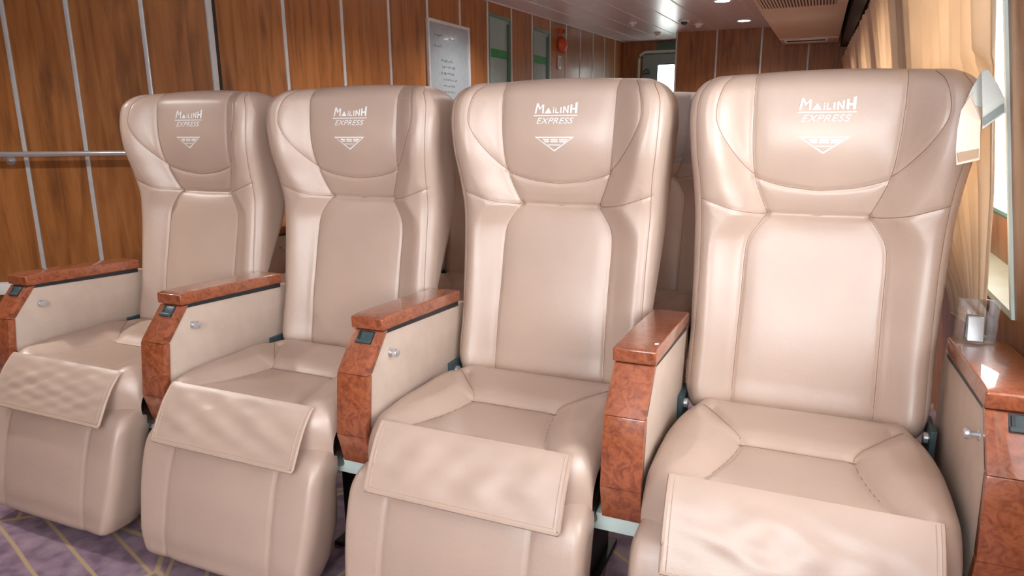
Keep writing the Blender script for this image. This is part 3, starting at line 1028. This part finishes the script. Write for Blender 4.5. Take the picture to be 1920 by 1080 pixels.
def make_hinges(parent):
    for s in (-1, 1):
        h = MB().box(s * .262 - .006, s * .262 + .006, 1.585, 1.68, .40, .505).build('hinge_bracket', 'teal', parent, bevel=.002, off=OFF)
        MB().lathe([(.012, 0), (.012, s * -.008), (.006, s * -.010)], (s * .256, 1.615, .478), 'x', 12).build('hinge_bolt', 'chrome', h, smooth=True, off=OFF)

def make_legs(parent):
    for s in (-1, 1):
        l = MB().box(s * .17 - .02, s * .17 + .02, 1.36, 1.60, FLOOR + .012, .358).build('leg', 'leg', parent, bevel=.004, off=OFF)
        MB().box(s * .17 - .035, s * .17 + .035, 1.33, 1.63, FLOOR, FLOOR + .012).build('foot_plate', 'leg', l, bevel=.002, off=OFF)

def copy_tree(o, parent):
    c = o.copy(); COL.objects.link(c); c.parent = parent
    for ch in list(o.children): copy_tree(ch, c)
    return c

LABELS = ['tan leather recliner with raised footrest beside the handrail, leftmost of the front row',
          'tan leather recliner in the front row, second from the handrail',
          'tan leather recliner in the front row, second from the curtained window',
          'tan leather recliner nearest the curtained window, overlapped by the curtain strap']
GROUP = 'front row recliners'
shared = None
for i, x in enumerate(SEAT_X):
    root = empty('recliner_seat', (x, SEAT_Y, FLOOR))
    tag(root, LABELS[i], 'seat', GROUP)
    if shared is None:
        br, BV, BF, BN, BC, BFRONT = make_backrest(root)
        make_logo(br); make_seams(br)
        cu_ = make_cushion(root)
        m_ = MB()
        for sx in (-1, 1):
            for line in (CB, CD):
                pts = [(sx * a, b - OFF[1], float(cush_top(np.array([a]) / cush_sc(np.array([b])), np.array([b]))[0]) + .0002 - OFF[2]) for a, b in curve_pts(line, 2) if b > 1.245]
                m_.tube(pts, .0010, 5)
        m_.build('seam_stitching', 'seam', cu_, smooth=True)
        ft = make_footrest(root)
        shared = [br, cu_, ft]
        make_hinges(root); make_legs(root)
        shared += [o for o in root.children if o.name.split('.')[0] in ('hinge_bracket', 'leg')]
    else:
        for o in shared: copy_tree(o, root)
    make_flap(root, 11 + i * 7, [.0028, .0015, .0010, .0010][i], [1.0, 1.0, 1.0, 1.06][i])
    make_armrest(root, -.304, latch=(i != 3), knob_side=(1 if i != 3 else 0))
    if i == 3:
        make_armrest(root, -.304 + .62 + .012, latch=True, knob_side=-1, xw=.052)

# steel beam the front row stands on
sf = MB().box(SEAT_X[0] - .36, SEAT_X[3] + .33, 1.232, 1.272, .335, .372).build('seat_beam', 'beam', bevel=.003)
tag(sf, 'pale steel beam running under the front row of recliners', 'beam')

# second row, seen through the gaps
ROW2 = ['recliner with grey head cover in the second row, behind the leftmost front seat',
        'tan leather recliner with grey head cover, glimpsed behind the second and third front seats',
        'tan leather recliner with grey head cover, glimpsed between the two front seats by the window',
        'recliner with grey head cover in the second row, behind the window seat']
sel = BFRONT & (BC[:, 2] > .985)
fsel = BF[sel]
idx = np.unique(fsel); mp_ = {int(v): k for k, v in enumerate(idx)}
cv = BV[idx] + BN[idx] * .004
cover_src = None
for i, x in enumerate(SEAT_X):
    if i in (3,): pass
    root = empty('recliner_seat', (x, SEAT_Y + 1.05, FLOOR))
    tag(root, ROW2[i], 'seat', 'second row recliners')
    for o in shared:
        c = copy_tree(o, root)
        for ch in list(c.children):
            if ch.name.startswith('logo_print'): bpy.data.objects.remove(ch)
    br2 = [o for o in root.children if o.name.startswith('backrest')][0]
    if cover_src is None:
        cover_src = raw_obj('headrest_cover', cv, [tuple(mp_[int(k)] for k in f) for f in fsel], 'cover', br2, BN[idx])
        cover_src['label'] = 'grey cloth headrest cover'
    else:
        c = cover_src.copy(); COL.objects.link(c); c.parent = br2
    make_armrest(root, -.304, latch=True, knob_side=1)

# ------------------------------------------------------------------ handrail on the angled wall
hr = empty('handrail', diag(0.9, 0.0, 1.0))
tag(hr, 'polished steel handrail on the wood wall left of the seats', 'handrail')
ho = diag(0.9, 0.0, 1.0)
MB().tube([diag(s, .06, 1.0165) for s in (0.28, 0.6, 1.0, 1.4, 1.75)], .013, 12).build('rail', 'chrome', hr, smooth=True, off=ho)
for s in (0.42, 0.975, 1.55):
    b_ = MB().tube([diag(s, .0, .985), diag(s, .03, .985), diag(s, .055, 1.0), diag(s, .06, 1.012)], .007, 8).build('bracket', 'chrome', hr, smooth=True, off=ho)
    m_ = MB()
    c0 = Vector(diag(s, 0.0, .985)); vs = []
    for h in (0.0, .006):
        for k in range(14):
            a = 2 * PI * k / 14
            p = c0 + DN * h + DD * (.022 * math.cos(a)) + Vector((0, 0, .022 * math.sin(a))); vs.append(p)
    m_.add(vs, [tuple(range(14))[::-1], tuple(range(14, 28))] + [(k, (k + 1) % 14, 14 + (k + 1) % 14, 14 + k) for k in range(14)])
    m_.build('bracket_plate', 'chrome', b_, off=ho)

# ------------------------------------------------------------------ things on the long wall
wb = empty('whiteboard', (WX, 4.93, 1.25))
tag(wb, 'grey whiteboard with faint marker notes in a silver frame', 'whiteboard')
wo = (WX, 4.93, 1.25)
y0, y1, z0, z1 = 4.62, 5.25, 1.25, 1.862
MB().box(WX + .004, WX + .014, y0, y1, z0, z1).build('board', 'board_white', wb, off=wo)
f = MB()
for b_ in ((y0 - .018, y0 + .004, z0 - .018, z1 + .018), (y1 - .004, y1 + .018, z0 - .018, z1 + .018), (y0 + .004, y1 - .004, z1 - .004, z1 + .018), (y0 + .004, y1 - .004, z0 - .018, z0 + .004)):
    f.box(WX + .002, WX + .024, *b_)
f.build('board_frame', 'alu', wb, bevel=.003, off=wo)
rng = random.Random(4)
ink = MB()
rows_ = [(1.775, 4.70, 4.80), (1.765, 4.92, 5.00), (1.70, 4.70, 4.82)] + [(1.60 - .045 * k, 4.79 + rng.uniform(0, .04), 4.98 + rng.uniform(0, .06)) for k in range(6)]
for z, a, b_ in rows_:
    p = a
    while p < b_:
        w_ = rng.uniform(.012, .035)
        pts = [(WX + .0150, p + w_ * t / 5, z + rng.uniform(-.010, .010)) for t in range(6)]
        ink.tube(pts, .0022, 4)
        p += w_ + .012
ink.build('marker_notes', 'ink', wb, off=wo)['kind'] = 'stuff'

al = empty('alarm_bell', (WX, 7.47, 1.96))
tag(al, 'orange red round alarm bell under a small red box on the wood wall', 'alarm bell')
ao = (WX, 7.47, 1.96)
MB().lathe([(.075, 0), (.085, .012), (.085, .03), (.07, .055), (.035, .075), (.012, .078)], (WX + .002, 7.47, 1.96), 'x', 24).build('bell_dome', 'red', al, smooth=True, off=ao)
MB().box(WX, WX + .05, 7.42, 7.49, 2.065, 2.125).build('call_box', 'red', al, bevel=.006, off=ao)
MB().box(WX + .05, WX + .054, 7.435, 7.475, 2.078, 2.112).build('call_box_lens', 'groove', al, off=ao)
sw = empty('wall_switch', (WX, 7.446, 1.775))
tag(sw, 'tall white switch plate below the alarm bell', 'switch')
so = (WX, 7.446, 1.775)
MB().box(WX, WX + .012, 7.405, 7.487, 1.705, 1.845).build('plate', 'white', sw, bevel=.004, off=so)
MB().box(WX + .012, WX + .018, 7.425, 7.467, 1.735, 1.82).build('rocker', 'greydoor', sw, bevel=.002, off=so)

ex = empty('exit_sign', (-2.03, YF - .02, 2.15))
tag(ex, 'green exit sign above the far passage door', 'sign')
MB().box(-2.16, -1.80, YF - .03, YF - .002, 2.105, 2.205).build('sign_panel', 'exit', ex, bevel=.003, off=(-2.03, YF - .02, 2.15))
ef = MB()
for b_ in ((-2.165, -1.795, 2.10, 2.106), (-2.165, -1.795, 2.204, 2.21), (-2.165, -2.159, 2.106, 2.204), (-1.801, -1.795, 2.106, 2.204)):
    ef.box(b_[0], b_[1], YF - .034, YF - .001, b_[2], b_[3])
ef.build('sign_frame', 'greendoorframe', ex, off=(-2.03, YF - .02, 2.15))

# ------------------------------------------------------------------ ceiling fittings
def downlight(x, y, label, lamp=True):
    z = ceil_z(y)
    d = empty('downlight', (x, y, z))
    tag(d, label, 'ceiling light', 'round ceiling downlights')
    MB().lathe([(.062, 0), (.085, -.002), (.086, -.007), (.078, -.010), (.064, -.008), (.062, 0)], (x, y, z), 'z', 28).build('trim_ring', 'white', d, smooth=True, off=(x, y, z))
    MB().lathe([(.060, -.001), (.060, -.005), (.03, -.007), (.005, -.0075)], (x, y, z), 'z', 24).build('diffuser', 'lamp', d, smooth=True, off=(x, y, z))
    if lamp:
        l = bpy.data.lights.new('downlight_lamp', 'SPOT'); l.energy = DOWNLIGHT_W * 5.5; l.spot_size = math.radians(140); l.spot_blend = 0.8; l.shadow_soft_size = .06
        l.color = (1.0, .95, .88)
        o = bpy.data.objects.new('downlight_lamp', l); COL.objects.link(o); o.location = (0, 0, -.02); o.parent = d
for x, y, lb in ((-.85, 8.28, 'round lit ceiling downlight left of the air duct, near the partition'),
                 (-.868, 6.62, 'round lit ceiling downlight left of the air duct, cut by the top of the picture'),
                 (-.87, 5.0, 'added fill downlight out of view above the rows behind'), (-2.0, 5.0, 'added fill downlight out of view beside the long panelled wall'),  # both out of view, added as fill for the ceiling and rear cabin
                 (-.85, 3.5, 'added fill downlight out of view behind the second row, right side'), (-1.75, 3.5, 'added fill downlight out of view behind the second row, left side'), (-2.9, 1.1, 'added downlight out of view, brightening the angled wall by the handrail')  # unseen additions: a fill pair, then one to brighten the angled wall
                 ):
    downlight(x, y, lb)

def ceiling_disc(name, x, y, label, cat, r, mat):
    z = ceil_z(y)
    d = empty(name, (x, y, z)); tag(d, label, cat)
    MB().lathe([(r, 0), (r, -.012), (r * .92, -.018)], (x, y, z), 'z', 24).build('base', 'white', d, smooth=True, off=(x, y, z))
    MB().lathe([(r * .62, -.018), (r * .6, -.034), (r * .4, -.044), (.004, -.046)], (x, y, z), 'z', 20).build('head', mat, d, smooth=True, off=(x, y, z))
ceiling_disc('smoke_detector', -1.42, 7.93, 'small dark headed smoke detector on the ceiling before the partition', 'detector', .055, 'teal')
ceiling_disc('ceiling_speaker', -1.34, 8.35, 'flat pale disc on the ceiling behind the smoke detector', 'speaker', .05, 'white')
ceiling_disc('sprinkler', -1.95, 7.82, 'pale round sprinkler head on the ceiling over the passage', 'sprinkler', .045, 'alu')
ceiling_disc('sprinkler', -1.93, 9.0, 'pale round sprinkler head nearest the passage door', 'sprinkler', .04, 'alu')

# air duct box under the ceiling
DX0, DX1, DY0, DY1 = -.476, .100, 2.9, 8.95
def dz(y): return ceil_z(y) - .222
duct = empty('air_duct', (-.19, 5.9, dz(5.9)))
do = (-.19, 5.9, dz(5.9))
tag(duct, 'beige air duct box with slatted grilles hung under the ceiling', 'air duct')
def sl(m): return m.mapv(lambda x, y, z: (x, y, z + ceil_z(y)))
sl(MB().box(DX0, DX1, DY0, DY1, -.222, -.002)).build('casing', 'duct', duct, bevel=.006, off=do)
def grille(xa, xb, ya, yb, nslat):
    g = sl(MB().box(xa, xb, ya, yb, -.2235, -.2215)).build('grille', 'slot', duct, off=do)
    fr = MB()
    t = .018
    for b_ in ((xa - t, xb + t, ya - t, ya), (xa - t, xb + t, yb, yb + t), (xa - t, xa, ya, yb), (xb, xb + t, ya, yb)):
        fr.box(*b_, -.230, -.2218)
    sl(fr).build('grille_frame', 'duct', g, off=do)
    for k in range(nslat):
        xm = xa + (xb - xa) * (k + .5) / nslat
        wv = (xb - xa) / nslat * .24
        sl(MB().box(xm - wv, xm + wv, ya, yb, -.229, -.2236)).build('slat', 'duct', g, off=do)
grille(-.44, .03, 4.85, 5.50, 24)
g2 = sl(MB().box(-.41, -.03, 8.30, 8.58, -.2235, -.2215)).build('return_slot', 'slot', duct, off=do)
fr = MB()
for b_ in ((-.43, -.01, 8.27, 8.30), (-.43, -.01, 8.58, 8.61), (-.43, -.41, 8.30, 8.58), (-.03, -.01, 8.30, 8.58)):
    fr.box(*b_, -.232, -.2218)
sl(fr).build('slot_frame', 'white', duct, off=do)
sl(MB().box(DX0 + .01, DX1 - .01, 8.15, 8.25, -.226, -.2215)).build('end_trim', 'ceilgap', duct, off=do)
# soffit closing the gap between duct and window wall
struct(sl(MB().box(.13, .20, 2.9, 9.15, -.26, -.002)).build('trim_1', 'groove'))

# ------------------------------------------------------------------ curtains on the window side
def rail_z(y): return 1.72 + .0235 * (y - 4.2)
cr = empty('curtain_rail', (.19, 5.0, rail_z(5.0)))
co = (.19, 5.0, rail_z(5.0))
tag(cr, 'thin metal curtain rail with hooks along the window wall', 'curtain rail')
def cx_at(z, d): return rwx(z) - d - .028 * (z - .75)
MB().tube([(cx_at(rail_z(y), .034), y, rail_z(y)) for y in np.linspace(1.35, 9.13, 20)], .006, 8).build('rail', 'chrome', cr, smooth=True, off=co)
for k in range(24):
    y = 1.66 + k * .32
    x = cx_at(rail_z(y), .034)
    MB().tube([(x - .009, y, rail_z(y) + .004), (x - .011, y, rail_z(y) - .014), (x, y, rail_z(y) - .026)], .004, 6).build('hook', 'chrome', cr, smooth=True, off=co)

def curtain(ya, yb, folds, seed, label, gather=1.0, zb=.735):
    rng = random.Random(seed)
    NY, NZ = folds * 14, 44
    ph = [rng.uniform(-.5, .5) for _ in range(folds + 2)]
    amp = [rng.uniform(.65, 1.2) for _ in range(folds + 2)]
    root = empty('curtain', (cx_at(1.2, .05), (ya + yb) / 2, zb)); oo = (cx_at(1.2, .05), (ya + yb) / 2, zb)
    tag(root, label, 'curtain', 'peach curtains')
    vs = []
    for lift in (0, .0025):
        for j in range(NZ + 1):
            t = j / NZ
            for i in range(NY + 1):
                s = i / NY
                y = ya + (yb - ya) * s
                zt = rail_z(y) - .012; z = zt + (zb - zt) * t
                g = 1 - (1 - gather) * sstep(.45, 1.0, np.array(t))
                yy = ya + (y - ya) * float(g)
                c = s * folds; k = int(min(c, folds - 1e-6))
                a = (.021 if y > 2.3 else .019) * amp[k] * (1 - .25 * t) * (.3 + .7 * float(g))
                wob = (.35 if gather == 1 else .06) * math.sin(5.1 * t + ph[k] * 6) * ph[k]
                nb = float(1 - sstep(2.0, 2.7, np.array(y))); xc_ = (1 - nb) * cx_at(z, .034) + nb * min(float(interp([(.6, .348), (.7, .345), (1.0, .322), (1.35, .278), (1.8, .22)], z)), rwx(z) - .020); a *= 1 - .45 * nb * t
                x = xc_ - lift + a * math.sin(2 * PI * (c + wob * t)) + (.005 if gather == 1 else .003) * math.sin(2 * PI * c * 2.3 + 3 * t) * float(g)
                if gather < 1: x = max(x, .300 - lift - .9 * max(0, z - 1.25))
                x = min(x, rwx(z) - .010)
                yy += (.018 * math.cos(2 * PI * c) * float(g) if gather < 1 else 0) + .022 * math.sin(2.2 * t + 1.0) * (1 - s) * (-.4) + .010 * ph[k] * t * float(g) ** 2
                vs.append((x, yy, z - .13 * t * (yy - ya) * (1 if gather < 1 else 0)))
    n = (NY + 1) * (NZ + 1)
    fs = []
    for j in range(NZ):
        for i in range(NY):
            a = j * (NY + 1) + i
            fs.append((a, a + 1, a + NY + 2, a + NY + 1)); fs.append((n + a, n + a + NY + 1, n + a + NY + 2, n + a + 1))
    MB().add(vs, fs).build('drape', 'curtain', root, smooth=True, off=oo)
    hem = [Vector(vs[NZ * (NY + 1) + i]) for i in range(NY + 1)]
    MB().tube(hem, .004, 6).build('hem', 'strap', root, smooth=True, off=oo)
    return root
curtain(1.655, 3.4, 14, 3, 'nearest peach curtain with the loose strap, beside the right front recliner', gather=.26, zb=.70)
curtain(3.5, 6.2, 9, 5, 'middle peach curtain along the window wall', zb=.72)
curtain(6.3, 9.05, 9, 8, 'farthest peach curtain, ending at the wood partition', zb=.72)

# loose tie strap with hook-and-loop ends
st = empty('curtain_strap', (.27, 1.56, 1.19)); so_ = (.27, 1.56, 1.19)
tag(st, 'pale loose curtain strap with fastener patches hanging over the seat edge', 'curtain strap')
def ribbon(pts_l, pts_r, th, name, mat, parent):
    n = len(pts_l); vs = []
    for o_ in (Vector((0, 0, 0)), Vector((0, -th, 0))):
        for a, b in zip(pts_l, pts_r): vs += [Vector(a) + o_, Vector(b) + o_]
    m2 = 2 * n; fs = []
    for i in range(n - 1):
        a = 2 * i
        fs += [(a, a + 1, a + 3, a + 2), (m2 + a, m2 + a + 2, m2 + a + 3, m2 + a + 1), (a, a + 2, m2 + a + 2, m2 + a), (a + 1, m2 + a + 1, m2 + a + 3, a + 3)]
    fs += [(0, m2, m2 + 1, 1), (m2 - 2, m2 - 1, 2 * m2 - 1, 2 * m2 - 2)]
    return MB().add(vs, fs).build(name, mat, parent, off=so_)
# tail hanging straight down
L_ = [(.262, 1.560, 1.205), (.244, 1.535, 1.180), (.230, 1.515, 1.155), (.227, 1.508, 1.120), (.229, 1.508, 1.085), (.234, 1.512, 1.058)]
R_s = [(.275, 1.556, 1.160), (.266, 1.530, 1.150), (.262, 1.512, 1.135), (.263, 1.506, 1.110), (.266, 1.506, 1.085), (.268, 1.510, 1.068)]
tail = ribbon(L_, R_s, .003, 'hanging_tail', 'strap', st)
ribbon([(.2315, 1.5065, 1.080), (.2365, 1.5085, 1.063)], [(.2640, 1.5045, 1.088), (.2655, 1.5070, 1.072)], .003, 'fastener_patch', 'velcro', tail)
# folded end pointing at the window
L2 = [(.258, 1.545, 1.222), (.260, 1.530, 1.190), (.262, 1.515, 1.160), (.2655, 1.508, 1.122)]
R2 = [(.268, 1.545, 1.226), (.283, 1.530, 1.200), (.292, 1.515, 1.178), (.2985, 1.508, 1.152)]
fold = ribbon(L2, R2, .003, 'folded_tail', 'lining', st)
ribbon([(.2650, 1.5075, 1.142), (.2665, 1.5040, 1.128)], [(.2915, 1.5065, 1.166), (.2935, 1.5045, 1.152)], .003, 'fastener_patch', 'velcro_grey', fold)
L3 = [(.260, 1.562, 1.222), (.246, 1.545, 1.192), (.238, 1.532, 1.170)]
R3 = [(.270, 1.560, 1.224), (.268, 1.540, 1.180), (.262, 1.528, 1.160)]
ribbon(L3, R3, .003, 'strap_loop', 'lining', st)
MB().tube([(.288, 1.612, 1.19), (.278, 1.585, 1.205), (.264, 1.552, 1.222)], .006, 8).build('strap_cord', 'lining', st, smooth=True, off=so_)

# clear acrylic holder on the window armrest
ah = empty('acrylic_holder', (.325, 1.63, .694)); ho_ = (.325, 1.63, .694)
tag(ah, 'clear acrylic holder standing on the window side armrest', 'holder')
zb_ = .6975
MB().box(.290, .357, 1.606, 1.646, zb_, zb_ + .004).build('base_plate', 'acrylic', ah, off=ho_)
MB().box(.290, .293, 1.606, 1.646, zb_ + .004, zb_ + .085).build('side_plate', 'acrylic', ah, off=ho_)
MB().box(.354, .357, 1.606, 1.646, zb_ + .004, zb_ + .085).build('side_plate', 'acrylic', ah, off=ho_)
MB().box(.293, .354, 1.643, 1.646, zb_ + .004, zb_ + .085).build('back_plate', 'acrylic', ah, off=ho_)
MB().prism_x([(1.612, zb_ + .004), (1.640, zb_ + .004), (1.640, zb_ + .05), (1.630, zb_ + .05)], .310, .338).build('metal_clip', 'alu', ah, bevel=.002, off=ho_)

for o in scene.objects:
    if o.type == 'MESH' and o.parent is None and 'kind' not in o and 'label' not in o:
        print('UNLABELLED', o.name)
